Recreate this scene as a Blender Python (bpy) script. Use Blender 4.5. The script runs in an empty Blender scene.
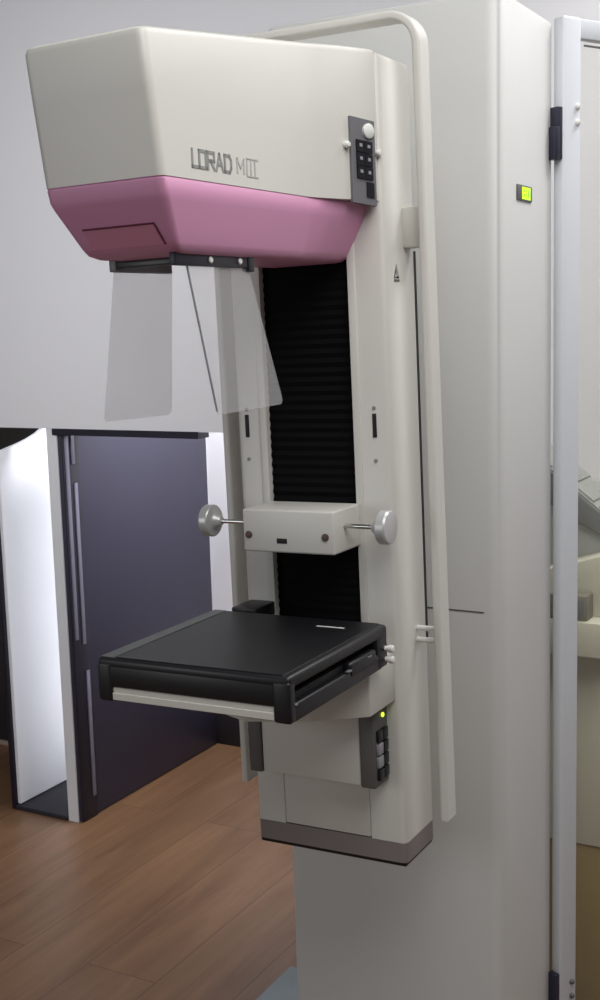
import bpy, bmesh, math, random
from mathutils import Vector, Matrix
random.seed(4)
COL = bpy.context.scene.collection
H = 1.45                     # camera height above the floor (m)
TILT = -0.0212               # the C-arm hangs about 1.2 degrees out of plumb
ct, st = math.cos(TILT), math.sin(TILT)

def s2l(v):
    v /= 255.0
    return v / 12.92 if v <= 0.04045 else ((v + 0.055) / 1.055) ** 2.4
def rgb(r, g, b): return (s2l(r), s2l(g), s2l(b), 1.0)

# ------------------------------------------------------------------ materials
def material(name, col, rough=0.5, metal=0.0, bump=0.0, bscale=200.0, var=0.03, vscale=3.0, emit=None, estr=0.0, coat=0.0, spec=0.5):
    m = bpy.data.materials.new(name); m.use_nodes = True
    nt = m.node_tree; b = nt.nodes['Principled BSDF']
    b.inputs['Roughness'].default_value = rough
    b.inputs['Metallic'].default_value = metal
    b.inputs['Specular IOR Level'].default_value = spec
    b.inputs['Coat Weight'].default_value = coat
    tc = nt.nodes.new('ShaderNodeTexCoord')
    nz = nt.nodes.new('ShaderNodeTexNoise'); nz.inputs['Scale'].default_value = vscale; nz.inputs['Detail'].default_value = 4
    nt.links.new(tc.outputs['Object'], nz.inputs['Vector'])
    rp = nt.nodes.new('ShaderNodeMapRange')
    rp.inputs['To Min'].default_value = 1 - var; rp.inputs['To Max'].default_value = 1 + var
    nt.links.new(nz.outputs['Fac'], rp.inputs['Value'])
    mx = nt.nodes.new('ShaderNodeMix'); mx.data_type = 'RGBA'; mx.blend_type = 'MULTIPLY'
    mx.inputs['Factor'].default_value = 1.0
    mx.inputs['A'].default_value = col
    nt.links.new(rp.outputs['Result'], mx.inputs['B'])
    nt.links.new(mx.outputs['Result'], b.inputs['Base Color'])
    if bump:
        n2 = nt.nodes.new('ShaderNodeTexNoise'); n2.inputs['Scale'].default_value = bscale
        nt.links.new(tc.outputs['Object'], n2.inputs['Vector'])
        bp = nt.nodes.new('ShaderNodeBump'); bp.inputs['Strength'].default_value = bump; bp.inputs['Distance'].default_value = 0.001
        nt.links.new(n2.outputs['Fac'], bp.inputs['Height']); nt.links.new(bp.outputs['Normal'], b.inputs['Normal'])
    if emit:
        b.inputs['Emission Color'].default_value = emit; b.inputs['Emission Strength'].default_value = estr
    return m

M = {}
M['white'] = material('enamel_offwhite', rgb(208, 206, 200), 0.42, bump=0.05, bscale=900)
M['cab'] = material('enamel_cabinet', rgb(206, 206, 204), 0.45, bump=0.05, bscale=900)
M['pink'] = material('plastic_pink', rgb(210, 148, 184), 0.45, bump=0.08, bscale=700)
M['window'] = material('plastic_pink_window', rgb(205, 138, 165), 0.4)
M['black'] = material('plastic_black', rgb(20, 20, 24), 0.40, bump=0.08, bscale=900)
M['blacktop'] = material('carbon_black_top', rgb(20, 21, 24), 0.42, spec=0.25, bump=0.04, bscale=1200)
M['rubber'] = material('rubber_black', rgb(17, 17, 20), 0.6)
M['bellows'] = material('bellows_black', rgb(9, 9, 12), 0.9, spec=0.15)
M['grey'] = material('plastic_dark_grey', rgb(92, 91, 90), 0.45)
M['panelgrey'] = material('control_panel_grey', rgb(112, 111, 115), 0.4)
M['base'] = material('base_band_grey', rgb(128, 120, 118), 0.5)
M['key'] = material('key_black', rgb(22, 22, 28), 0.35)
M['pale'] = material('button_pale', rgb(225, 225, 222), 0.3)
M['keymark'] = material('key_mark_grey', rgb(150, 150, 158), 0.4)
M['chrome'] = material('steel_shaft', rgb(200, 200, 196), 0.25, metal=1.0)
M['knob'] = material('knob_grey', rgb(196, 196, 196), 0.3, metal=0.25)
M['strip'] = material('strip_white', rgb(214, 210, 202), 0.4)
M['ink'] = material('ink_grey', rgb(140, 141, 138), 0.6)
M['inkpale'] = material('ink_pale_grey', rgb(174, 174, 171), 0.6)
M['hole'] = material('screw_brown', rgb(84, 66, 58), 0.5)
M['bracket'] = material('bracket_grey', rgb(105, 106, 112), 0.4)
M['led'] = material('led_green', rgb(190, 220, 60), 0.4, emit=(0.62, 0.8, 0.05, 1), estr=1.6)
M['digit'] = material('display_digit_green', rgb(150, 190, 30), 0.4, emit=(0.50, 0.80, 0.02, 1), estr=1.5)
M['wall'] = material('wall_paint', rgb(234, 233, 237), 0.85, bump=0.1, bscale=150, var=0.015, vscale=1.2)
M['wallwhite'] = material('partition_paint', rgb(236, 237, 242), 0.7, var=0.01)
M['navy'] = material('door_navy', rgb(53, 51, 69), 0.42, bump=0.1, bscale=60, var=0.12, vscale=2.2)
M['frame'] = material('door_frame_black', rgb(30, 28, 42), 0.45)
M['alu'] = material('door_strip_aluminium', rgb(130, 128, 146), 0.4, metal=0.3)
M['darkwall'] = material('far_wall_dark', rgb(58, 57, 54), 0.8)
M['skirt'] = material('skirting_dark', rgb(38, 33, 38), 0.6)
M['threshold'] = material('threshold_dark', rgb(44, 42, 52), 0.7)
M['trimlight'] = material('trim_beige', rgb(170, 150, 135), 0.6)
M['plate'] = material('plate_bluegrey', rgb(150, 162, 168), 0.5)
M['post'] = material('post_white', rgb(214, 218, 224), 0.35)
M['hinge'] = material('hinge_navy', rgb(40, 40, 58), 0.4)
M['cream'] = material('desk_cream', rgb(205, 202, 186), 0.5)
M['lower_shade'] = material('desk_panel_shade_olive', rgb(150, 130, 90), 0.6, var=0.1)
M['consolegrey'] = material('console_grey', rgb(168, 170, 168), 0.5)
M['consoledark'] = material('console_dark_grey', rgb(118, 119, 119), 0.5)
M['boxgrey'] = material('box_taupe', rgb(128, 124, 110), 0.6)

def clear_plastic(name, haze, tint, rough=0.15):
    m = bpy.data.materials.new(name); m.use_nodes = True
    nt = m.node_tree; nt.nodes.clear()
    out = nt.nodes.new('ShaderNodeOutputMaterial')
    tr = nt.nodes.new('ShaderNodeBsdfTransparent'); tr.inputs['Color'].default_value = tint
    df = nt.nodes.new('ShaderNodeBsdfPrincipled'); df.inputs['Base Color'].default_value = rgb(238, 238, 240); df.inputs['Roughness'].default_value = rough
    tl = nt.nodes.new('ShaderNodeBsdfTranslucent'); tl.inputs['Color'].default_value = rgb(238, 238, 242)
    mixd = nt.nodes.new('ShaderNodeMixShader'); mixd.inputs['Fac'].default_value = 0.45
    nt.links.new(df.outputs['BSDF'], mixd.inputs[1]); nt.links.new(tl.outputs['BSDF'], mixd.inputs[2])
    nz = nt.nodes.new('ShaderNodeTexNoise'); nz.inputs['Scale'].default_value = 6.0
    tc = nt.nodes.new('ShaderNodeTexCoord'); nt.links.new(tc.outputs['Object'], nz.inputs['Vector'])
    mr = nt.nodes.new('ShaderNodeMapRange'); mr.inputs['To Min'].default_value = haze * 0.9; mr.inputs['To Max'].default_value = haze * 1.1
    nt.links.new(nz.outputs['Fac'], mr.inputs['Value'])
    mix = nt.nodes.new('ShaderNodeMixShader')
    nt.links.new(mr.outputs['Result'], mix.inputs['Fac'])
    nt.links.new(tr.outputs['BSDF'], mix.inputs[1]); nt.links.new(mixd.outputs['Shader'], mix.inputs[2])
    nt.links.new(mix.outputs['Shader'], out.inputs['Surface'])
    return m
M['shield'] = clear_plastic('face_shield_plastic', 0.21, (0.97, 0.97, 0.97, 1))
M['glass'] = clear_plastic('lead_glass', 0.03, (0.99, 0.99, 0.97, 1), 0.05)

def wood():
    m = bpy.data.materials.new('floor_wood_planks'); m.use_nodes = True
    nt = m.node_tree; b = nt.nodes['Principled BSDF']; N = nt.nodes.new; K = nt.links.new
    tc = N('ShaderNodeTexCoord')
    mp = N('ShaderNodeMapping'); mp.inputs['Rotation'].default_value = (0, 0, math.pi / 2); mp.inputs['Location'].default_value = (0.37, 0.06, 0)
    K(tc.outputs['Object'], mp.inputs['Vector'])
    br = N('ShaderNodeTexBrick'); br.inputs['Scale'].default_value = 1.0
    br.inputs['Brick Width'].default_value = 1.25; br.inputs['Row Height'].default_value = 0.19
    br.inputs['Mortar Size'].default_value = 0.0012; br.inputs['Mortar Smooth'].default_value = 0.3; br.offset = 0.37
    br.inputs['Color1'].default_value = (0.0, 0, 0, 1); br.inputs['Color2'].default_value = (1, 1, 1, 1); br.inputs['Mortar'].default_value = (0.5, 0.5, 0.5, 1)
    K(mp.outputs['Vector'], br.inputs['Vector'])
    mp2 = N('ShaderNodeMapping'); mp2.inputs['Scale'].default_value = (9, 0.9, 1); K(tc.outputs['Object'], mp2.inputs['Vector'])
    ad = N('ShaderNodeVectorMath'); ad.operation = 'ADD'; K(mp2.outputs['Vector'], ad.inputs[0])
    sc = N('ShaderNodeVectorMath'); sc.operation = 'SCALE'; sc.inputs['Scale'].default_value = 7.0; K(br.outputs['Color'], sc.inputs[0]); K(sc.outputs['Vector'], ad.inputs[1])
    nz = N('ShaderNodeTexNoise'); nz.inputs['Scale'].default_value = 1.6; nz.inputs['Detail'].default_value = 7; nz.inputs['Roughness'].default_value = 0.62; nz.inputs['Distortion'].default_value = 0.5
    K(ad.outputs['Vector'], nz.inputs['Vector'])
    cr = N('ShaderNodeValToRGB')
    cr.color_ramp.elements[0].position = 0.25; cr.color_ramp.elements[0].color = rgb(106, 76, 54)
    cr.color_ramp.elements[1].position = 0.75; cr.color_ramp.elements[1].color = rgb(150, 114, 84)
    K(nz.outputs['Fac'], cr.inputs['Fac'])
    pl = N('ShaderNodeMapRange'); pl.inputs['To Min'].default_value = 0.90; pl.inputs['To Max'].default_value = 1.08
    K(br.outputs['Color'], pl.inputs['Value'])
    mu = N('ShaderNodeMix'); mu.data_type = 'RGBA'; mu.blend_type = 'MULTIPLY'; mu.inputs['Factor'].default_value = 1
    K(cr.outputs['Color'], mu.inputs['A']); K(pl.outputs['Result'], mu.inputs['B'])
    mo = N('ShaderNodeMix'); mo.data_type = 'RGBA'; mo.inputs['B'].default_value = rgb(88, 62, 50)
    K(br.outputs['Fac'], mo.inputs['Factor']); K(mu.outputs['Result'], mo.inputs['A'])
    K(mo.outputs['Result'], b.inputs['Base Color'])
    b.inputs['Roughness'].default_value = 0.42
    bp = N('ShaderNodeBump'); bp.inputs['Strength'].default_value = 0.18; bp.inputs['Distance'].default_value = 0.002
    K(nz.outputs['Fac'], bp.inputs['Height']); K(bp.outputs['Normal'], b.inputs['Normal'])
    return m
M['wood'] = wood()

# ------------------------------------------------------------------ mesh helpers
# All shapes are written in metres with the camera's foot at x = y = 0 and z = 0 at eye height.
def box(bm, x0, x1, y0, y1, z0, z1, bev=0.0, seg=2):
    r = bmesh.ops.create_cube(bm, size=1.0)
    vs = r['verts']
    for v in vs:
        v.co = Vector(((x0 + x1) / 2 + v.co.x * (x1 - x0), (y0 + y1) / 2 + v.co.y * (y1 - y0), (z0 + z1) / 2 + v.co.z * (z1 - z0)))
    if bev:
        es = list({e for v in vs for e in v.link_edges})
        bmesh.ops.bevel(bm, geom=es, offset=bev, segments=seg, profile=0.5, affect='EDGES', clamp_overlap=True)

def loft(bm, rings, cap0=True, cap1=True, closed=True):
    R = [[bm.verts.new(p) for p in r] for r in rings]
    n = len(R[0])
    for a, b in zip(R, R[1:]):
        for i in range(n if closed else n - 1):
            j = (i + 1) % n
            bm.faces.new((a[i], a[j], b[j], b[i]))
    if cap0: bm.faces.new(R[0][::-1])
    if cap1: bm.faces.new(R[-1])

def prism(bm, poly, axis, a0, a1, bev=0.0, seg=2):
    def P(p, a):
        if axis == 'z': return (p[0], p[1], a)
        if axis == 'y': return (p[0], a, p[1])
        return (a, p[0], p[1])
    n0 = set(bm.edges)
    loft(bm, [[P(p, a0) for p in poly], [P(p, a1) for p in poly]])
    if bev:
        es = [e for e in bm.edges if e not in n0]
        bmesh.ops.bevel(bm, geom=es, offset=bev, segments=seg, profile=0.5, affect='EDGES', clamp_overlap=True)

def lathe(bm, org, axis, prof, seg=32):
    ax = Vector(axis).normalized(); org = Vector(org)
    u = ax.orthogonal().normalized(); w = ax.cross(u)
    rings = []
    for t, r in prof:
        rings.append([org + ax * t + (u * math.cos(2 * math.pi * k / seg) + w * math.sin(2 * math.pi * k / seg)) * max(r, 1e-5) for k in range(seg)])
    loft(bm, rings)

def cyl(bm, p0, p1, r, seg=20, ch=0.0):
    L = (Vector(p1) - Vector(p0)).length
    pr = [(0, r - ch), (ch, r), (L - ch, r), (L, r - ch)] if ch else [(0, r), (L, r)]
    lathe(bm, p0, Vector(p1) - Vector(p0), pr, seg)

def fillet(poly, rad, n=5):
    """round the corners of a closed 2D polygon; rad is one radius or one per corner"""
    out = []
    N = len(poly)
    for i, p in enumerate(poly):
        r = rad[i] if isinstance(rad, (list, tuple)) else rad
        a = Vector(poly[i - 1]); p = Vector(p); b = Vector(poly[(i + 1) % N])
        if r <= 0: out += [tuple(p)] * (n + 1); continue
        d0 = (a - p).normalized(); d1 = (b - p).normalized()
        ang = d0.angle(d1); t = min(r / math.tan(ang / 2), (a - p).length * 0.49, (b - p).length * 0.49)
        for k in range(n + 1):
            s = k / n
            q = (p + d0 * t) * (1 - s) ** 2 + p * 2 * s * (1 - s) + (p + d1 * t) * s ** 2
            out.append(tuple(q))
    return out

def carm(v):     # the C-arm leans with TILT
    return Vector((v.x * ct + v.z * st, v.y, -v.x * st + v.z * ct))

def obj(name, bm, mat, parent=None, tilt=False, smooth=34):
    bmesh.ops.remove_doubles(bm, verts=bm.verts, dist=1e-6)
    bmesh.ops.recalc_face_normals(bm, faces=bm.faces)
    off = Vector((0, 0, H))
    for v in bm.verts:
        v.co = (carm(v.co) if tilt else v.co) + off
    P = Vector((0, 0, 0)); q = parent
    while q is not None: P += q.location; q = q.parent
    lo = [min(v.co[i] for v in bm.verts) for i in range(3)]; hi = [max(v.co[i] for v in bm.verts) for i in range(3)]
    org = Vector(((lo[0] + hi[0]) / 2, (lo[1] + hi[1]) / 2, lo[2]))
    for v in bm.verts: v.co -= org
    for f in bm.faces: f.smooth = True
    lim = math.radians(smooth)
    for e in bm.edges:
        if len(e.link_faces) == 2 and e.calc_face_angle(0) > lim: e.smooth = False
    me = bpy.data.meshes.new(name); bm.to_mesh(me); bm.free()
    me.materials.append(mat)
    o = bpy.data.objects.new(name, me); COL.objects.link(o)
    o.parent = parent; o.location = org - P
    return o

def B(): return bmesh.new()
def thing(name, label, cat, loc, group=None):
    o = bpy.data.objects.new(name, None); COL.objects.link(o); o.empty_display_size = 0.1
    o.location = loc; o['label'] = label; o['category'] = cat
    if group: o['group'] = group
    return o
def struct(name, bm, mat, label=None, parent=None, cat=None):
    o = obj(name, bm, mat, parent)
    if parent is None:
        o['kind'] = 'structure'
        o['label'] = label; o['category'] = cat or name.split('_')[0]
    return o

# ================================================================== THE ROOM
bm = B(); box(bm, -5.0, 3.2, -1.6, 4.0, -H - 0.05, -H)
struct('floor', bm, M['wood'], 'brown wood plank floor running under the whole room')
# back wall: hangs down to a low opening on the left, solid on the right
WY = 2.6535
bm = B()
box(bm, -5.0, -1.44, WY, WY + 0.09, -0.288, 1.30)
box(bm, -1.44, 3.2, WY, WY + 0.09, -H, 1.30)
struct('wall_back', bm, M['wall'], 'pale grey wall behind the machine with a low opening at its lower left')
bm = B(); box(bm, -2.263, -1.772, WY - 0.002, WY + 0.05, -0.3060, -0.2875)
struct('trim_1', bm, M['frame'], 'black strip along the top of the navy door opening')
# recess right of the jamb: door on its left side, wall at its end
bm = B(); box(bm, -2.36, -1.35, 3.411, 3.49, -H, 1.30)
struct('wall_recess', bm, M['wall'], 'white end wall at the back of the door recess')
bm = B(); box(bm, -2.244, -1.44, 3.397, 3.411, -H, -1.337, 0.002)
struct('baseboard_recess', bm, M['skirt'], 'dark baseboard along the end wall of the door recess')
bm = B(); box(bm, -1.44, -1.35, WY + 0.09, 3.411, -H, 1.30)
struct('wall_recess_right', bm, M['wall'], 'right side wall of the door recess behind the machine')
bm = B(); box(bm, -2.286, -2.250, WY + 0.001, 3.42, -H, -0.2885)
struct('wall_jamb', bm, M['wallwhite'], 'narrow white jamb between the bright partition and the navy door')
# the door on the +x side of the jamb
bm = B(); box(bm, -2.250, -2.238, WY + 0.004, 3.395, -H + 0.004, -0.2885, 0.002)
door = struct('door_1', bm, M['navy'], 'dark navy door standing in the recess left of the machine')
bm = B()
box(bm, -2.238, -2.232, WY + 0.004, WY + 0.075, -H + 0.004, -0.2885, 0.002)
obj('door_frame_post', bm, M['frame'], door)
for (y, z0, z1) in ((WY + 0.010, -0.90, -0.309), (WY + 0.036, -0.392, -0.309), (WY + 0.042, -0.920, -0.447), (WY + 0.050, -1.383, -1.000)):
    bm = B(); box(bm, -2.233, -2.228, y, y + 0.015, z0, z1, 0.002)
    obj('edge_strip', bm, M['alu'], door)
# niche left of the jamb: bright partition, dark threshold, far dark wall
bm = B()
pts = [(2.660, -1.434), (2.660, -0.3600), (2.70, -0.3535), (2.746, -0.3455), (2.79, -0.3355), (2.8322, -0.3225), (2.88, -0.30), (3.05, -0.25), (3.05, -1.434)]
prism(bm, pts, 'x', -2.487, -2.475, 0.0015, 1)
struct('wall_partition', bm, M['wallwhite'], 'bright white partition panel with a slanted top at the far left', cat='wall')
bm = B(); box(bm, -2.502, -2.487, 2.650, 3.05, -H, -0.40, 0.002)
struct('trim_2', bm, M['frame'], 'dark back edge of the bright white partition')
bm = B(); box(bm, -2.487, -2.286, 2.650, 3.05, -H, -H + 0.014, 0.002)
struct('trim_3', bm, M['threshold'], 'dark threshold on the floor at the foot of the bright white partition')
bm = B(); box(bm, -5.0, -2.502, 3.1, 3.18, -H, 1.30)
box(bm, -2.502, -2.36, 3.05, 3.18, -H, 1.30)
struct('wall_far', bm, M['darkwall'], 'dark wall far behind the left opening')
bm = B(); box(bm, -5.0, -2.502, 3.085, 3.1, -H + 0.012, -1.085, 0.003)
struct('baseboard_far', bm, M['skirt'], 'tall near-black baseboard on the dark far wall')
bm = B(); box(bm, -5.0, -2.502, 3.07, 3.1, -H, -H + 0.012, 0.002)
struct('trim_4', bm, M['trimlight'], 'thin beige strip where the dark far wall meets the floor')

# ================================================================== MAMMOGRAPHY UNIT
unit = thing('mammography_unit', 'white mammography machine with pink lower head cover and black breast platform', 'medical machine', (-0.80, 1.85, 0.0))

# ---- gantry cabinet

cabpoly = fillet([(-0.9925, 1.72), (-0.609, 1.72), (-0.609, 1.962), (-0.9925, 1.962)], [0.012, 0.026, 0.012, 0.006], 8)
def inset(poly, d):
    cx = sum(p[0] for p in poly) / len(poly); cy = sum(p[1] for p in poly) / len(poly)
    return [(p[0] + (d if p[0] < cx else -d), p[1] + (d if p[1] < cy else -d)) for p in poly]
bm = B()
loft(bm, [[(p[0], p[1], -0.4520) for p in cabpoly], [(p[0], p[1], 0.443) for p in cabpoly],
          [(p[0], p[1], 0.447) for p in inset(cabpoly, 0.002)], [(p[0], p[1], 0.449) for p in inset(cabpoly, 0.006)]])
cab = obj('gantry_cabinet', bm, M['cab'], unit)
bm = B()
loft(bm, [[(p[0], p[1], -H + 0.05) for p in cabpoly], [(p[0], p[1], -0.4520) for p in cabpoly]])
obj('lower_cover', bm, M['cab'], cab)
bm = B(); box(bm, -0.975, -0.640, 1.7192, 1.726, -0.4538, -0.4516)
obj('seam', bm, M['grey'], cab)
# readout on the cabinet's right side
bm = B(); box(bm, -0.612, -0.6065, 1.783, 1.851, 0.1640, 0.1875, 0.002)
disp = obj('readout', bm, M['grey'], unit)
def seven(bm, y0, z0, w, h, t, segs, x):
    S = {'a': (y0, y0 + w, z0 + h - t, z0 + h), 'g': (y0, y0 + w, z0 + h / 2 - t / 2, z0 + h / 2 + t / 2), 'd': (y0, y0 + w, z0, z0 + t),
         'f': (y0, y0 + t * 1.6, z0 + h / 2, z0 + h), 'b': (y0 + w - t * 1.6, y0 + w, z0 + h / 2, z0 + h),
         'e': (y0, y0 + t * 1.6, z0, z0 + h / 2), 'c': (y0 + w - t * 1.6, y0 + w, z0, z0 + h / 2)}
    for s in segs:
        a = S[s]; box(bm, x - 0.0006, x + 0.0006, a[0], a[1], a[2], a[3])
for y0, sg in ((1.803, 'abcdefg'), (1.823, 'abcdef')):
    bm = B(); seven(bm, y0, 0.1668, 0.016, 0.0175, 0.0032, sg, -0.6063)
    obj('digit', bm, M['digit'], disp)

# ---- pivot between cabinet and C-arm
bm = B(); lathe(bm, (-0.814, 1.602, -0.12), (0, 1, 0), [(0, 0.050), (0.03, 0.050), (0.035, 0.055), (0.118, 0.055)], 48)
obj('pivot_hub', bm, M['grey'], unit, True)

# ---- column of the C-arm
XL, XR, YF, YB = -0.937, -0.692, 1.50, 1.60
BX0, BX1 = -0.888, -0.747
cpoly = fillet([(XL, YF), (BX0, YF), (BX0, YF + 0.014), (BX1, YF + 0.014), (BX1, YF), (XR, YF), (XR, YB), (XL, YB)],
               [0.010, 0.002, 0.0, 0.0, 0.002, 0.010, 0.006, 0.006], 5)
bm = B()
def cin(d): return [(min(max(p[0], XL + d), XR - d), min(max(p[1], YF + d), YB - d)) for p in cpoly]
loft(bm, [[(p[0], p[1], -0.7290) for p in cpoly], [(p[0], p[1], 0.3450) for p in cpoly],
          [(p[0], p[1], 0.3520) for p in cin(0.003)], [(p[0], p[1], 0.3555) for p in cin(0.009)], [(p[0], p[1], 0.357) for p in cin(0.018)]])
column = obj('column', bm, M['white'], unit, True)
bm = B()   # pleated bellows
z = -0.585; prof = []
while z < 0.112:
    prof += [(YF + 0.0115, z), (YF + 0.0088, z + 0.0065)]; z += 0.013
prof.append((YF + 0.0115, z))
loft(bm, [[(x, y, zz) for (y, zz) in prof] + [(x, YF + 0.0138, prof[-1][1]), (x, YF + 0.0138, prof[0][1])] for x in (BX0 + 0.001, BX1 - 0.001)])
obj('bellows', bm, M['bellows'], column, True, smooth=10)
bm = B(); box(bm, BX0 + 0.0004, BX1 - 0.0004, YF + 0.0003, YF + 0.013, -0.727, -0.590, 0.001)
obj('lower_front_panel', bm, M['white'], column, True)
for x0, x1 in ((BX0 - 0.010, BX0 + 0.0015), (BX1 - 0.0015, BX1 + 0.010)):
    bm = B(); box(bm, x0, x1, YF - 0.0020, YF + 0.002, -0.590, 0.120, 0.001)
    obj('bellows_guide', bm, M['white'], column, True)
bm = B()   # grey foot band, slightly tucked in towards the bottom, with a black lower lip
b0 = fillet([(XL, YF), (XR, YF), (XR, YB), (XL, YB)], [0.010, 0.010, 0.006, 0.006], 5)
def sc(d): return [(min(max(p[0], XL + d), XR - d), min(max(p[1], YF + d), YB - d)) for p in b0]
loft(bm, [[(p[0], p[1], -0.7580) for p in sc(-0.0)], [(p[0], p[1], -0.7285) for p in sc(0)]])
band = obj('foot_band', bm, M['base'], column, True)
bm = B(); loft(bm, [[(p[0], p[1], -0.7640) for p in sc(0.003)], [(p[0], p[1], -0.7578) for p in sc(0.0008)]])
obj('foot_lip', bm, M['rubber'], band, True)
for x in (-0.9195, -0.7165):
    bm = B(); box(bm, x - 0.003, x + 0.003, YF - 0.0012, YF + 0.004, -0.1490, -0.1165, 0.0006)
    obj('slot', bm, M['hole' if False else 'rubber'], column, True)
    for zz in (-0.1805, -0.1085):
        bm = B(); cyl(bm, (x, YF - 0.0015, zz), (x, YF + 0.003, zz), 0.0026, 14, 0.0005)
        obj('screw', bm, M['ink'], column, True)
bm = B()   # warning triangle on the right flank
def tri_ring(r): return [(XR + 0.0006, 1.5345 + r * math.cos(a), 0.0705 + 1.35 * r * math.sin(a)) for a in (math.pi / 2, math.pi * 7 / 6, math.pi * 11 / 6)]
o_ = tri_ring(0.0095); i_ = tri_ring(0.0060)
for k in range(3):
    j = (k + 1) % 3
    q = [o_[k], o_[j], i_[j], i_[k]]
    loft(bm, [[(XR - 0.0005, p[1], p[2]) for p in q], q])
box(bm, XR - 0.0005, XR + 0.0006, 1.5335, 1.5355, 0.0685, 0.0765)
obj('warning_triangle', bm, M['ink'], column, True)
bm = B(); box(bm, XR - 0.0005, XR + 0.0007, 1.526, 1.543, 0.0595, 0.0625)
obj('warning_bar', bm, M['grey'], column, True)
bm = B(); box(bm, XR - 0.004, XR + 0.0008, 1.5945, 1.6005, -0.455, 0.102)  # black strip paints the shadowed gap behind the column
obj('gap_shade_strip', bm, M['rubber'], column, True)

# ---- tube head : lofted plan outlines, front leaning and tucked under, flared where it meets the column
HL, HR = -0.8935, -0.7365
HC = (HL + HR) / 2; HW = (HR - HL) / 2
def head_ring(yf, hw, fl, z, dz=None, yb=1.502, ins=0.0):
    """plan outline at one level; fl is how far the flare at the back opens"""
    p = [(HC - hw, yf), (HC + hw, yf), (HC + hw, 1.385), (HC + hw + fl * 0.5, 1.442), (HC + hw + fl, 1.4985), (HC + hw + fl, yb), (HC - hw - fl, yb), (HC - hw - fl, 1.4985), (HC - hw - fl * 0.5, 1.442), (HC - hw, 1.385)]
    q = fillet(p, [0.010, 0.010, 0.12, 0.0, 0.004, 0.0, 0.0, 0.004, 0.0, 0.12], 5)
    if ins:
        cy = (yf + yb) / 2
        q = [(HC + (x - HC) * (1 - ins / hw), y + (ins if y < yf + 0.05 else 0)) for x, y in q]
    if dz is None: return [(x, y, z) for x, y in q]
    return [(x, y, dz(y) + z) for x, y in q]
def top(y):
    if y < 1.28: return 0.3090 + (y - 1.04) * 0.1292
    return 0.3400 + (y - 1.28) * 0.118 - max(0, y - 1.36) ** 2 * 0.35
FW = 0.0385
rings = [head_ring(1.0605, HW, FW, 0.1648), head_ring(1.0480, HW, FW, 0.2500),
         head_ring(1.0415, HW, FW, -0.0080, top), head_ring(1.0415, HW, FW, -0.0026, top, ins=0.0016), head_ring(1.0415, HW, FW, 0.0, top, ins=0.0065),
         head_ring(1.0415, HW, FW, 0.0012, top, ins=0.018)]
bm = B(); loft(bm, rings)
head = obj('tube_head', bm, M['white'], unit, True, smooth=40)
rings = [head_ring(1.145, HW - 0.030, 0.0, 0.0880), head_ring(1.118, HW - 0.021, 0.0, 0.0890), head_ring(1.1045, HW - 0.0165, 0.003, 0.0930), head_ring(1.0975, HW - 0.0140, 0.006, 0.1000), head_ring(1.0905, HW - 0.0112, 0.009, 0.1100),
         head_ring(1.0680, HW - 0.0022, 0.0165, 0.1420), head_ring(1.0640, HW - 0.0006, 0.018, 0.1490), head_ring(1.0610, HW, 0.020, 0.1625), head_ring(1.0618, HW - 0.0008, 0.019, 0.1638), head_ring(1.0618, HW - 0.001, 0.019, 0.1655)]
bm = B(); loft(bm, rings)
lower = obj('pink_cover', bm, M['pink'], head, True, smooth=40)
lower['label'] = 'pink lower cover'
# recessed-looking window plate on the tucked front
def wp(y, z, x, lift):
    n = Vector((0, -0.82, -0.572)); return Vector((x, y, z)) + n * lift
bm = B()
a = [(-0.862, 1.0835, 0.1200), (-0.7665, 1.0835, 0.1200), (-0.7635, 1.0985, 0.0985), (-0.8600, 1.0985, 0.0985)]
loft(bm, [[wp(p[1], p[2], p[0], -0.003) for p in a], [wp(p[1], p[2], p[0], 0.0008) for p in a]])
win = obj('light_window', bm, M['window'], head, True)
bm = B()
ax = [Vector((0, 0, 0))]
def strip3(bm, p, q, w, lift):
    p = wp(p[1], p[2], p[0], lift); q = wp(q[1], q[2], q[0], lift)
    d = (q - p).normalized(); n = Vector((0, -0.82, -0.572)); s = d.cross(n).normalized() * w
    loft(bm, [[p - s - n * 0.003, p + s - n * 0.003, p + s, p - s], [q - s - n * 0.003, q + s - n * 0.003, q + s, q - s]])
strip3(bm, a[0], a[1], 0.0009, 0.0013); strip3(bm, a[1], a[2], 0.0009, 0.0013)
obj('window_rim', bm, material('window_rim_plum', rgb(100, 48, 70), 0.5), head, True)
# lettering on the right flank: L O R A D and M I I I
def letter_strokes(bm, strokes, y0, z0, sy, sz, t):
    for (u0, v0), (u1, v1) in strokes:
        p = Vector((y0 + u0 * sy, z0 + v0 * sz)); q = Vector((y0 + u1 * sy, z0 + v1 * sz))
        d = (q - p).normalized(); n = Vector((-d.y, d.x)) * t; e = d * t
        quad = [p - e - n, q + e - n, q + e + n, p - e + n]
        loft(bm, [[(HR - 0.001, c.x, c.y) for c in quad], [(HR + 0.0006, c.x, c.y) for c in quad]])
LET = {'L': [((0, 1), (0, 0)), ((0, 0), (1, 0))],
       'O': [((0, 0), (0, 1)), ((0, 1), (1, 1)), ((1, 1), (1, 0)), ((1, 0), (0, 0))],
       'R': [((0, 0), (0, 1)), ((0, 1), (1, 1)), ((1, 1), (1, .5)), ((1, .5), (.2, .5)), ((.45, .5), (1, 0))],
       'A': [((0, 0), (.5, 1)), ((.5, 1), (1, 0)), ((.22, .35), (.78, .35))],
       'D': [((0, 0), (0, 1)), ((0, 1), (.75, 1)), ((.75, 1), (1, .75)), ((1, .75), (1, .25)), ((1, .25), (.75, 0)), ((.75, 0), (0, 0))],
       'M': [((0, 0), (0, 1)), ((0, 1), (.5, .35)), ((.5, .35), (1, 1)), ((1, 1), (1, 0))],
       'I': [((.5, 0), (.5, 1))]}
y = 1.1180
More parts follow.
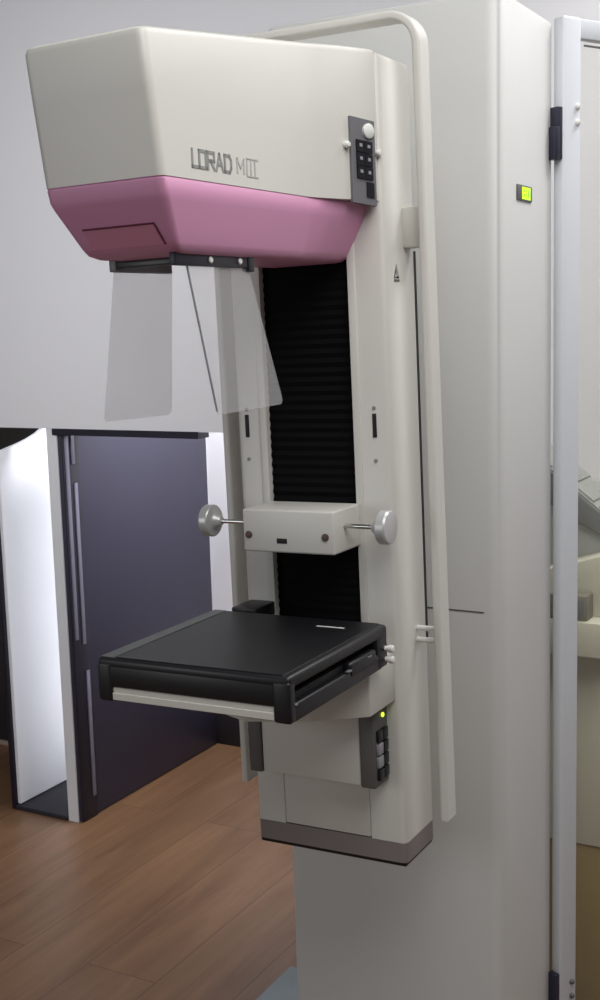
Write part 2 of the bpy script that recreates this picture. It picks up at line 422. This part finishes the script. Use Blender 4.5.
for c, w in zip('LORAD', (0.0095, 0.0125, 0.0125, 0.0135, 0.0130)):
    bm = B(); letter_strokes(bm, LET[c], y, 0.1785, w, 0.0175, 0.0017)
    obj('letter', bm, M['ink'], head, True); y += w + 0.0042
y = 1.2090
for c, w in zip('MIII', (0.0140, 0.0055, 0.0055, 0.0055)):
    bm = B(); letter_strokes(bm, LET[c], y, 0.1800, w, 0.0150, 0.0012)
    obj('letter', bm, M['inkpale'], head, True); y += w + (0.0042 if c == 'M' else 0.0034)
bm = B()
for zz in (0.1775, 0.1972): box(bm, HR - 0.001, HR + 0.0006, 1.229, 1.2550, zz - 0.0008, zz + 0.0008)
obj('letter_bar', bm, M['inkpale'], head, True)

# ---- control panel on the head's flare
A = Vector((HR, 1.3850, 0)); Bv = Vector((-0.6980, 1.4985, 0))
PD = (Bv - A).normalized(); PN = Vector((PD.y, -PD.x, 0)).normalized(); PL = (Bv - A).length
def fl(u, z, out): p = A + PD * (0.0640 + u * 1.17) + PN * out; return (p.x, p.y, z - 0.0040 - u * 0.11)
def flbox(bm, u0, u1, z0, z1, o0, o1):
    loft(bm, [[fl(u0, z0, o0), fl(u1, z0, o0), fl(u1, z1, o0), fl(u0, z1, o0)], [fl(u0, z0, o1), fl(u1, z0, o1), fl(u1, z1, o1), fl(u0, z1, o1)]])
bm = B(); flbox(bm, 0.0045, 0.042, 0.1655, 0.2735, -0.003, 0.004)
cp = obj('head_control_panel', bm, M['panelgrey'], unit, True)
bm = B(); lathe(bm, fl(0.031, 0.2590, 0.004), PN, [(0, 0.0095), (0.003, 0.0095), (0.0045, 0.007), (0.005, 0.0)], 24); obj('round_button', bm, M['pale'], cp, True)
for r in range(3):
    for c in range(2):
        u0 = 0.0115 + c * 0.0125; z0 = 0.2305 - r * 0.0165
        bm = B(); flbox(bm, u0, u0 + 0.0118, z0, z0 + 0.0150, 0.003, 0.0065)
        k = obj('key', bm, M['key'], cp, True)
        bm = B(); flbox(bm, u0 + 0.0040, u0 + 0.0080, z0 + 0.0065, z0 + 0.0105, 0.006, 0.0070); obj('key_mark', bm, M['keymark'], k, True)
bm = B(); flbox(bm, 0.026, 0.0375, 0.1750, 0.1940, 0.003, 0.0055); obj('key', bm, M['key'], cp, True)
for u, z0 in ((-0.0015, 0.2365), (0.0475, 0.2345)):
    bm = B(); lathe(bm, fl(u, z0, 0.0005), PN, [(0, 0.0045), (0.005, 0.0045), (0.007, 0.003), (0.0075, 0)], 18); obj('clip', bm, M['pale'], cp, True)

# ---- face shields under the head, one on each side, flaring outwards
def shield_part(xt, xb, yt0, yt1, yb0, yb1, zt, zb, zb1):
    t = 0.0018
    c = [(yt0, zt), (yb0, zb), (yb1, zb1), (yt1, zt - 0.001)]
    rr = fillet(c, [0.002, 0.006, 0.010, 0.004], 6)
    bm = B()
    def X(z): return xt + (xb - xt) * (zt - z) / (zt - zb)
    loft(bm, [[(X(z) - t / 2, y, z) for y, z in rr], [(X(z) + t / 2, y, z) for y, z in rr]])
    return obj('face_shield', bm, M['shield'], unit, True)
shl = shield_part(-0.8715, -0.902, 1.148, 1.263, 1.150, 1.288, 0.080, -0.0960, -0.0990)
def edge_line(parent, xt, xb, y0, y1, zt, zb, w):
    bm = B(); n = 12
    loft(bm, [[(xt + (xb - xt) * k / n - w, y0 + (y1 - y0) * k / n - w, zt + (zb - zt) * k / n), (xt + (xb - xt) * k / n + w, y0 + (y1 - y0) * k / n - w, zt + (zb - zt) * k / n), (xt + (xb - xt) * k / n + w, y0 + (y1 - y0) * k / n + w, zt + (zb - zt) * k / n), (xt + (xb - xt) * k / n - w, y0 + (y1 - y0) * k / n + w, zt + (zb - zt) * k / n)] for k in range(n + 1)])
    return obj('polished_edge', bm, M['panelgrey'], parent, True)
shr = shield_part(-0.7660, -0.736, 1.140, 1.268, 1.139, 1.287, 0.080, -0.0885, -0.0870)
edge_line(shr, -0.7660, -0.736, 1.1395, 1.1385, 0.078, -0.0845, 0.0009)
bm = B(); box(bm, -0.8800, -0.8695, 1.149, 1.262, 0.0765, 0.0905, 0.0015); obj('shield_bracket', bm, M['bracket'], shl, True)
bm = B(); box(bm, -0.7700, -0.7610, 1.112, 1.262, 0.0765, 0.0905, 0.0015); obj('shield_bracket', bm, M['frame'], shr, True)
bm = B(); box(bm, -0.7700, -0.7600, 1.262, 1.276, 0.0720, 0.0900, 0.0015); obj('shield_clip', bm, M['key'], shr, True)
bm = B(); box(bm, -0.8700, -0.7640, 1.150, 1.165, 0.0800, 0.0895, 0.0015); obj('shield_crossbar', bm, M['key'], shr, True)
for yy in (1.180, 1.243):
    bm = B(); cyl(bm, (-0.7615, yy, 0.0835), (-0.7585, yy, 0.0835), 0.0038, 14, 0.001); obj('screw', bm, M['pale'], shr, True)

# ---- compression carriage on the bellows
CX0, CX1, CY0, CZ0, CZ1 = -0.8865, -0.7444, 1.420, -0.2998, -0.2406
bm = B(); box(bm, CX0, CX1, CY0, YF - 0.0002, CZ0, CZ1, 0.003, 3)
car = obj('compression_carriage', bm, M['white'], unit, True)
for x, zz in ((-0.8770, -0.2760), (-0.7575, -0.2755)):
    bm = B(); lathe(bm, (x, CY0 - 0.002, zz), (0, 1, 0), [(0, 0.0035), (0.0005, 0.0052), (0.004, 0.0052)], 20); obj('screw', bm, M['hole'], car, True)
bm = B(); box(bm, -0.8330, -0.8170, CY0 - 0.001, CY0 + 0.004, -0.2868, -0.2796, 0.001); obj('port', bm, M['rubber'], car, True)
for x0, dx, L0 in ((CX1, 1, 0.0523), (CX0, -1, 0.0650)):
    yk, zk = 1.452, -0.2645
    bm = B(); cyl(bm, (x0 - dx * 0.002, yk, zk), (x0 + dx * L0, yk, zk), 0.0032, 16, 0.0005)
    sh = obj('clamp_shaft', bm, M['chrome'], car, True)
    bm = B(); lathe(bm, (x0 + dx * (L0 - 0.010), yk, zk), (dx, 0, 0), [(0, 0.0065), (0.003, 0.009), (0.008, 0.0115), (0.0105, 0.0150), (0.0118, 0.0215), (0.0135, 0.0230), (0.0240, 0.0230), (0.0266, 0.0212), (0.0275, 0.018), (0.0278, 0)], 40)
    obj('clamp_knob', bm, M['knob'], sh, True)

# ---- image receptor (black platform)
TX0, TX1, TY0, TY1, TZ = -0.9515, -0.6765, 1.1650, 1.4320, -0.3905
bm = B()
box(bm, TX0, TX1, TY0, TY1, TZ - 0.0160, TZ, 0.0055, 3)                # top shell
box(bm, TX0 + 0.001, TX1 - 0.001, TY0, TY0 + 0.012, TZ - 0.0365, TZ - 0.008, 0.002)  # front apron
box(bm, TX0, TX0 + 0.014, TY0, TY1, TZ - 0.0550, TZ - 0.008, 0.003)     # left wall
box(bm, TX0 + 0.001, TX1 - 0.0005, TY1 - 0.032, TY1, TZ - 0.0560, TZ - 0.004, 0.004)  # back block
rec = obj('breast_platform', bm, M['black'], unit, True)
bm = B(); box(bm, TX0 + 0.0265, TX1 - 0.010, TY0 + 0.004, TY1 - 0.004, TZ - 0.004, TZ + 0.0010, 0.0008, 1)
obj('top_plate', bm, M['blacktop'], rec, True)
bm = B(); box(bm, TX0 + 0.0030, TX0 + 0.0240, TY0 + 0.003, TY1 - 0.001, TZ - 0.004, TZ + 0.0008, 0.0008, 1)
obj('edge_rail', bm, material('edge_rail_sheen_grey', rgb(58, 62, 62), 0.4), rec, True)  # lighter grey paints the reflection along the left rim
for x0, x1 in ((TX0 - 0.0005, TX0 + 0.021), (TX1 - 0.023, TX1 + 0.0002)):
    bm = B(); box(bm, x0, x1, TY0 - 0.0012, TY0 + 0.014, TZ - 0.0560, TZ - 0.0065, 0.0035, 3); obj('end_block', bm, M['black'], rec, True)
bm = B(); box(bm, TX0 + 0.020, TX1 - 0.022, TY0 + 0.002, TY0 + 0.014, TZ - 0.0535, TZ - 0.0375, 0.0008, 1)
box(bm, TX0 + 0.020, TX1 - 0.022, TY0 + 0.0005, TY0 + 0.004, TZ - 0.0535, TZ - 0.0445, 0.0006, 1)
obj('front_strip', bm, M['strip'], rec, True)
bm = B(); box(bm, TX0 + 0.010, TX1 - 0.001, TY0 + 0.006, TY1 - 0.02, TZ - 0.0560, TZ - 0.0500, 0.001, 1)
obj('bottom_tray', bm, M['black'], rec, True)
bm = B(); box(bm, TX1 - 0.009, TX1, TY0 + 0.010, TY1 - 0.030, TZ - 0.0562, TZ - 0.0345, 0.003, 3); obj('slot_lip', bm, M['black'], rec, True)
bm = B(); box(bm, TX0 + 0.016, TX1 - 0.010, TY0 + 0.020, TY1 - 0.045, TZ - 0.0440, TZ - 0.0260, 0.001)
cas = obj('cassette', bm, M['rubber'], rec, True)
bm = B(); box(bm, TX1 - 0.012, TX1 + 0.0015, 1.318, 1.393, TZ - 0.0430, TZ - 0.0240, 0.004, 3); obj('cassette_grip', bm, M['black'], cas, True)
for yy, zz, w in ((TY0 + 0.012, TZ - 0.035, 0.003), (1.315, TZ - 0.033, 0.005), (1.372, TZ - 0.0290, 0.006)):
    bm = B(); box(bm, TX1 - 0.003, TX1 + 0.0022, yy - w, yy + w, zz - 0.0012, zz + 0.0012, 0.0006, 1); obj('catch', bm, M['bracket'], rec, True)
bm = B(); box(bm, -0.7600, -0.7190, 1.3865, 1.3905, TZ + 0.0005, TZ + 0.0014); obj('printed_mark', bm, M['pale'], rec, True)
for x0, x1 in ((-0.929, -0.888),):
    bm = B(); box(bm, x0, x1, 1.445, YF - 0.0002, -0.4080, -0.3885, 0.002); obj('mount_block', bm, M['black'], rec, True)
for zz in (-0.4220, -0.4365):
    bm = B(); lathe(bm, (TX1 - 0.004, 1.424 , zz), (1, 0, 0), [(0, 0.0035), (0.008, 0.0035), (0.009, 0.0052), (0.014, 0.0052), (0.0155, 0.0035), (0.0156, 0)], 18)
    obj('lock_pin', bm, M['pale'], rec, True)

# ---- support arm and lower carriage with control pads
bm = B()
prism(bm, [(-0.929, 1.4995), (-0.7, 1.4995), (-0.7, 1.418), (-0.765, 1.372), (-0.850, 1.340), (-0.929, 1.372)], 'z', -0.5175, -0.4475, 0.002)
obj('support_arm', bm, M['white'], unit, True)
bm = B(); box(bm, -0.896, -0.737, 1.4560, YF - 0.0002, -0.6330, -0.5170, 0.003)
lc = obj('lower_carriage', bm, M['white'], unit, True)
for x0, x1, side in ((-0.7368, -0.7140, 1), (-0.9175, -0.8962, -1)):
    bm = B(); box(bm, x0, x1, 1.4530, YF - 0.0002, -0.6345, -0.5160, 0.003)
    pad = obj('control_pad', bm, M['grey'], lc, True)
    xf = x1 if side > 0 else x0
    for r in range(4):
        for c in range(2):
            y0 = 1.4610 + c * 0.0165; z0 = -0.5690 - r * 0.0185
            pale = (r, c) in ((1, 0), (2, 0))
            bm = B(); box(bm, min(xf - 0.001 * side, xf + 0.0045 * side), max(xf - 0.001 * side, xf + 0.0045 * side), y0, y0 + 0.0145, z0, z0 + 0.0160, 0.0012)
            obj('pad_key', bm, M['keymark'] if pale and side > 0 else M['key'], pad, True)
    bm = B(); cyl(bm, (xf, 1.4820, -0.5345), (xf + 0.0028 * side, 1.4820, -0.5345), 0.0034, 14, 0.0008)
    obj('indicator_lamp', bm, M['led'], pad, True)

# ---- handrail looping over the column
def rail():
    x0, x1, zt, r = -0.9745, -0.6505, 0.4065, 0.040
    path = [(x0, -0.685)]
    for k in range(0, 13):
        a = math.pi - k / 12 * math.pi / 2; path.append((x0 + r + r * math.cos(a), zt - r + r * math.sin(a)))
    for k in range(0, 13):
        a = math.pi / 2 - k / 12 * math.pi / 2; path.append((x1 - r + r * math.cos(a), zt - 0.003 - r + r * math.sin(a)))
    path.append((x1 + 0.006, -0.697))
    prof = fillet([(-0.0058, 1.527), (0.0058, 1.527), (0.0058, 1.561), (-0.0058, 1.561)], 0.0040, 4)
    rings = []
    for i, p in enumerate(path):
        a = Vector(path[max(i - 1, 0)]); b = Vector(path[min(i + 1, len(path) - 1)])
        d = (b - a).normalized(); n = Vector((-d.y, d.x))
        rings.append([(p[0] + n.x * u, y, p[1] + n.y * u) for u, y in prof])
    bm = B(); loft(bm, rings)
    return obj('handrail', bm, M['white'], unit, True, smooth=40)
hr = rail()
for x0, x1 in ((XR - 0.001, -0.657), (-0.968, XL + 0.001)):
    for zz in (-0.4285, -0.4455):
        bm = B(); cyl(bm, (x0, 1.5645, zz), (x1, 1.5645, zz), 0.0040, 16, 0.0008); obj('standoff', bm, M['pale'], hr, True)
    bm = B(); box(bm, x0, x1, 1.560, 1.590, 0.1050, 0.1600, 0.003); obj('rail_bracket', bm, M['white'], hr, True)

# ================================================================== FLOOR PLATE UNDER THE MACHINE
bm = B(); box(bm, -1.254, -0.63, 1.70, 2.155, -H, -H + 0.0495, 0.006)
fp = obj('floor_plate', bm, M['plate']); fp['label'] = 'pale blue-grey floor plate under the gantry cabinet'; fp['category'] = 'floor plate'

# ================================================================== RADIATION SHIELD
SP = Vector((-0.59, 1.97, 0)); SD = Vector((0.4701, 0.8826, 0)); SN = Vector((0.8826, -0.4701, 0))
def sh(s, o, z): p = SP + SD * s + SN * o; return (p.x, p.y, z)
def shbox(bm, s0, s1, o0, o1, z0, z1, bev=0.0, seg=2):
    n0 = set(bm.edges)
    loft(bm, [[sh(s0, o0, z0), sh(s1, o0, z0), sh(s1, o1, z0), sh(s0, o1, z0)], [sh(s0, o0, z1), sh(s1, o0, z1), sh(s1, o1, z1), sh(s0, o1, z1)]])
    if bev:
        es = [e for e in bm.edges if e not in n0]
        bmesh.ops.bevel(bm, geom=es, offset=bev, segments=seg, profile=0.5, affect='EDGES', clamp_overlap=True)
shield = thing('radiation_shield', 'tall glass radiation shield in a white frame hinged to the right of the gantry cabinet', 'glass shield', (-0.44, 2.25, 0.0))
bm = B(); shbox(bm, -0.018, 0.0225, -0.012, 0.012, -H + 0.03, 0.4560, 0.0055, 3); post = obj('post', bm, M['post'], shield)
bm = B(); shbox(bm, 0.655, 0.70, -0.012, 0.012, -H + 0.03, 0.4560, 0.0055, 3); obj('post', bm, M['post'], shield)
bm = B(); shbox(bm, 0.0215, 0.656, -0.009, 0.009, 0.4240, 0.4550, 0.003, 2); obj('top_rail', bm, M['post'], shield)
bm = B(); shbox(bm, 0.0215, 0.656, -0.009, 0.009, -H + 0.03, -H + 0.09, 0.003, 2); obj('bottom_rail', bm, M['post'], shield)
bm = B(); shbox(bm, 0.020, 0.658, -0.004, 0.004, -H + 0.088, 0.4250); obj('glass_pane', bm, M['glass'], shield)
bm = B(); shbox(bm, 0.034, 0.650, 0.004, 0.0060, 0.4135, 0.4165); obj('gasket', bm, M['grey'], shield)
for zz in (0.3190, 0.2945, -1.1720, -1.1985):
    bm = B(); lathe(bm, sh(0.0125 if zz > 0 else 0.009, 0.0115, zz), SN, [(0, 0.0048), (0.003, 0.0048), (0.0055, 0.003), (0.006, 0)], 16)
    obj('bolt', bm, M['pale'] if zz > 0 else M['grey'], shield)
for z0, z1 in ((0.2365, 0.3175), (-1.30, -1.150)):
    bm = B(); shbox(bm, -0.0285, -0.0175, -0.008, 0.010, z0, z1, 0.0015)
    shbox(bm, -0.036, -0.0255, -0.006, 0.012, z0, z0 + (z1 - z0) * 0.62, 0.0015)
    obj('hinge', bm, M['hinge'], shield)

# ================================================================== OPERATOR DESK BEHIND THE GLASS
desk = thing('operator_desk', 'cream operator desk seen through the glass shield', 'desk', (-0.74, 2.35, 0.0))
bm = B(); box(bm, -0.98, -0.545, 2.08, 2.62, -0.612, -0.548, 0.003); obj('worktop', bm, M['cream'], desk)
bm = B(); box(bm, -0.96, -0.555, 2.16, 2.60, -1.00, -0.612, 0.002); obj('upper_panel', bm, M['cream'], desk)
bm = B(); box(bm, -0.955, -0.560, 2.165, 2.60, -H, -1.00, 0.002); obj('shaded_lower_panel', bm, M['lower_shade'], desk)  # olive-brown puts the shade on the lower desk panel into its colour
con = thing('control_console', 'grey sloped control console on a cream pedestal standing on the desk', 'console', (-0.63, 2.22, H - 0.548))
bm = B()
prism(bm, [(-0.735, -0.252), (-0.548, -0.398), (-0.548, -0.425), (-0.575, -0.412), (-0.640, -0.385), (-0.700, -0.345), (-0.735, -0.300)], 'y', 2.185, 2.325, 0.004)
body = obj('keyboard_housing', bm, M['consoledark'], con)
SLx, SLz = 0.187, -0.146; LL = math.hypot(SLx, SLz); ex, ez = SLx / LL, SLz / LL; nx, nz = -ez, ex
bm = B()
q0 = (-0.735 + ex * 0.008, -0.252 + ez * 0.008)
prism(bm, [(q0[0], q0[1]), (q0[0] + ex * 0.22, q0[1] + ez * 0.22), (q0[0] + ex * 0.22 + nx * 0.003, q0[1] + ez * 0.22 + nz * 0.003), (q0[0] + nx * 0.003, q0[1] + nz * 0.003)], 'y', 2.191, 2.319, 0.0008, 1)
obj('key_panel', bm, M['consolegrey'], con)
for r in range(4):
    bm = B()
    for c in range(7):
        u = 0.018 + r * 0.050; y0 = 2.1955 + c * 0.0172
        p = (q0[0] + ex * u + nx * 0.003, q0[1] + ez * u + nz * 0.003)
        prism(bm, [p, (p[0] + ex * 0.038, p[1] + ez * 0.038), (p[0] + ex * 0.037 + nx * 0.004, p[1] + ez * 0.037 + nz * 0.004), (p[0] + ex * 0.001 + nx * 0.004, p[1] + ez * 0.001 + nz * 0.004)], 'y', y0, y0 + 0.0155, 0.0006, 1)
    obj('key_row', bm, M['consolegrey'], con)
bm = B(); prism(bm, [(-0.715, -0.325), (-0.640, -0.380), (-0.560, -0.412), (-0.560, -0.475), (-0.715, -0.475)], 'y', 2.20, 2.31, 0.004); obj('neck', bm, M['consolegrey'], con)
bm = B(); prism(bm, [(-0.725, -0.485), (-0.552, -0.430), (-0.552, -0.5482), (-0.725, -0.5482)], 'y', 2.130, 2.305, 0.003); obj('pedestal', bm, M['cream'], con)
sb = thing('equipment_box', 'small taupe box at the front edge of the desk below the console', 'box', (-0.617, 2.105, H - 0.548))
bm = B(); box(bm, -0.652, -0.583, 2.086, 2.126, -0.5480, -0.5020, 0.003); obj('case', bm, M['boxgrey'], sb)
bm = B(); box(bm, -0.645, -0.590, 2.0845, 2.088, -0.5420, -0.5080, 0.001); obj('face_plate', bm, M['consoledark'], sb)

# ================================================================== LIGHT
def area(name, loc, tgt, size, power, col, sizey=None, spread=180):
    l = bpy.data.lights.new(name, 'AREA'); l.energy = power; l.color = col[:3]; l.size = size; l.spread = math.radians(spread)
    if sizey: l.shape = 'RECTANGLE'; l.size_y = sizey
    o = bpy.data.objects.new(name, l); COL.objects.link(o)
    o.location = Vector(loc) + Vector((0, 0, H))
    d = Vector(tgt) - Vector(loc); o.rotation_euler = d.to_track_quat('-Z', 'Y').to_euler()
    return o
area('ceiling_and_fill_light', (0.02, 0.78, 1.05), (-0.25, 1.15, 0), 0.9, 22, (1.0, 0.99, 0.97), 1.4)
area('ceiling_and_fill_light', (-0.12, 2.28, 1.15), (-0.15, 2.35, 0), 0.3, 13, (1.0, 0.99, 0.98), 0.6)  # unseen fill added to brighten the right wall and shield
area('ceiling_and_fill_light', (-1.75, 0.95, 1.05), (-2.15, 2.65, -0.25), 0.5, 4.2, (0.97, 0.98, 1.0), 0.5, 95)  # unseen fill added to brighten the back wall at left
area('front_left_fill', (-2.6, -1.2, 0.1), (-2.3, 2.6, 0.0), 1.3, 14, (0.96, 0.98, 1.0), 1.2)  # unseen soft fill added for the wall and the front faces
area('hidden_fill', (-2.296, 2.99, -0.85), (-2.475, 2.90, -0.85), 0.10, 1.8, (0.95, 0.97, 1.0), 1.05)  # added fill hidden behind the jamb, brightens the white partition
area('hidden_fill', (-1.72, 2.95, 0.25), (-2.25, 3.41, -0.7), 0.3, 12, (0.97, 0.98, 1.0), 0.3)  # added fill out of view, brightens the end wall of the recess
w = bpy.data.worlds.new('room_light'); bpy.context.scene.world = w; w.use_nodes = True
w.node_tree.nodes['Background'].inputs['Color'].default_value = (0.95, 0.97, 1.0, 1)
w.node_tree.nodes['Background'].inputs['Strength'].default_value = 0.15

# ================================================================== CAMERA
F, YAW, PITCH, ROLL = 1220.0, -0.507, 0.1482, -0.0284
cy, sy = math.cos(YAW), math.sin(YAW)
rt = Vector((cy, -sy, 0)); fw = Vector((sy, cy, 0)); up = Vector((0, 0, 1))
fw2 = fw * math.cos(PITCH) - up * math.sin(PITCH); up2 = up * math.cos(PITCH) + fw * math.sin(PITCH)
rt3 = rt * math.cos(ROLL) + up2 * math.sin(ROLL); up3 = up2 * math.cos(ROLL) - rt * math.sin(ROLL)
cam = bpy.data.cameras.new('camera'); co = bpy.data.objects.new('camera', cam); COL.objects.link(co)
co.matrix_world = Matrix(((rt3.x, up3.x, -fw2.x, 0), (rt3.y, up3.y, -fw2.y, 0), (rt3.z, up3.z, -fw2.z, H), (0, 0, 0, 1)))
cam.sensor_fit = 'VERTICAL'; cam.sensor_height = 24.0; cam.lens = F / 1000.0 * 24.0
cam.clip_start = 0.05
sc_ = bpy.context.scene
sc_.camera = co
vs = sc_.view_settings
sc_.display_settings.display_device = 'sRGB'
vs.view_transform = 'Standard'; vs.look = 'None'; vs.gamma = 1.0; vs.use_curve_mapping = False; vs.exposure = 0.0
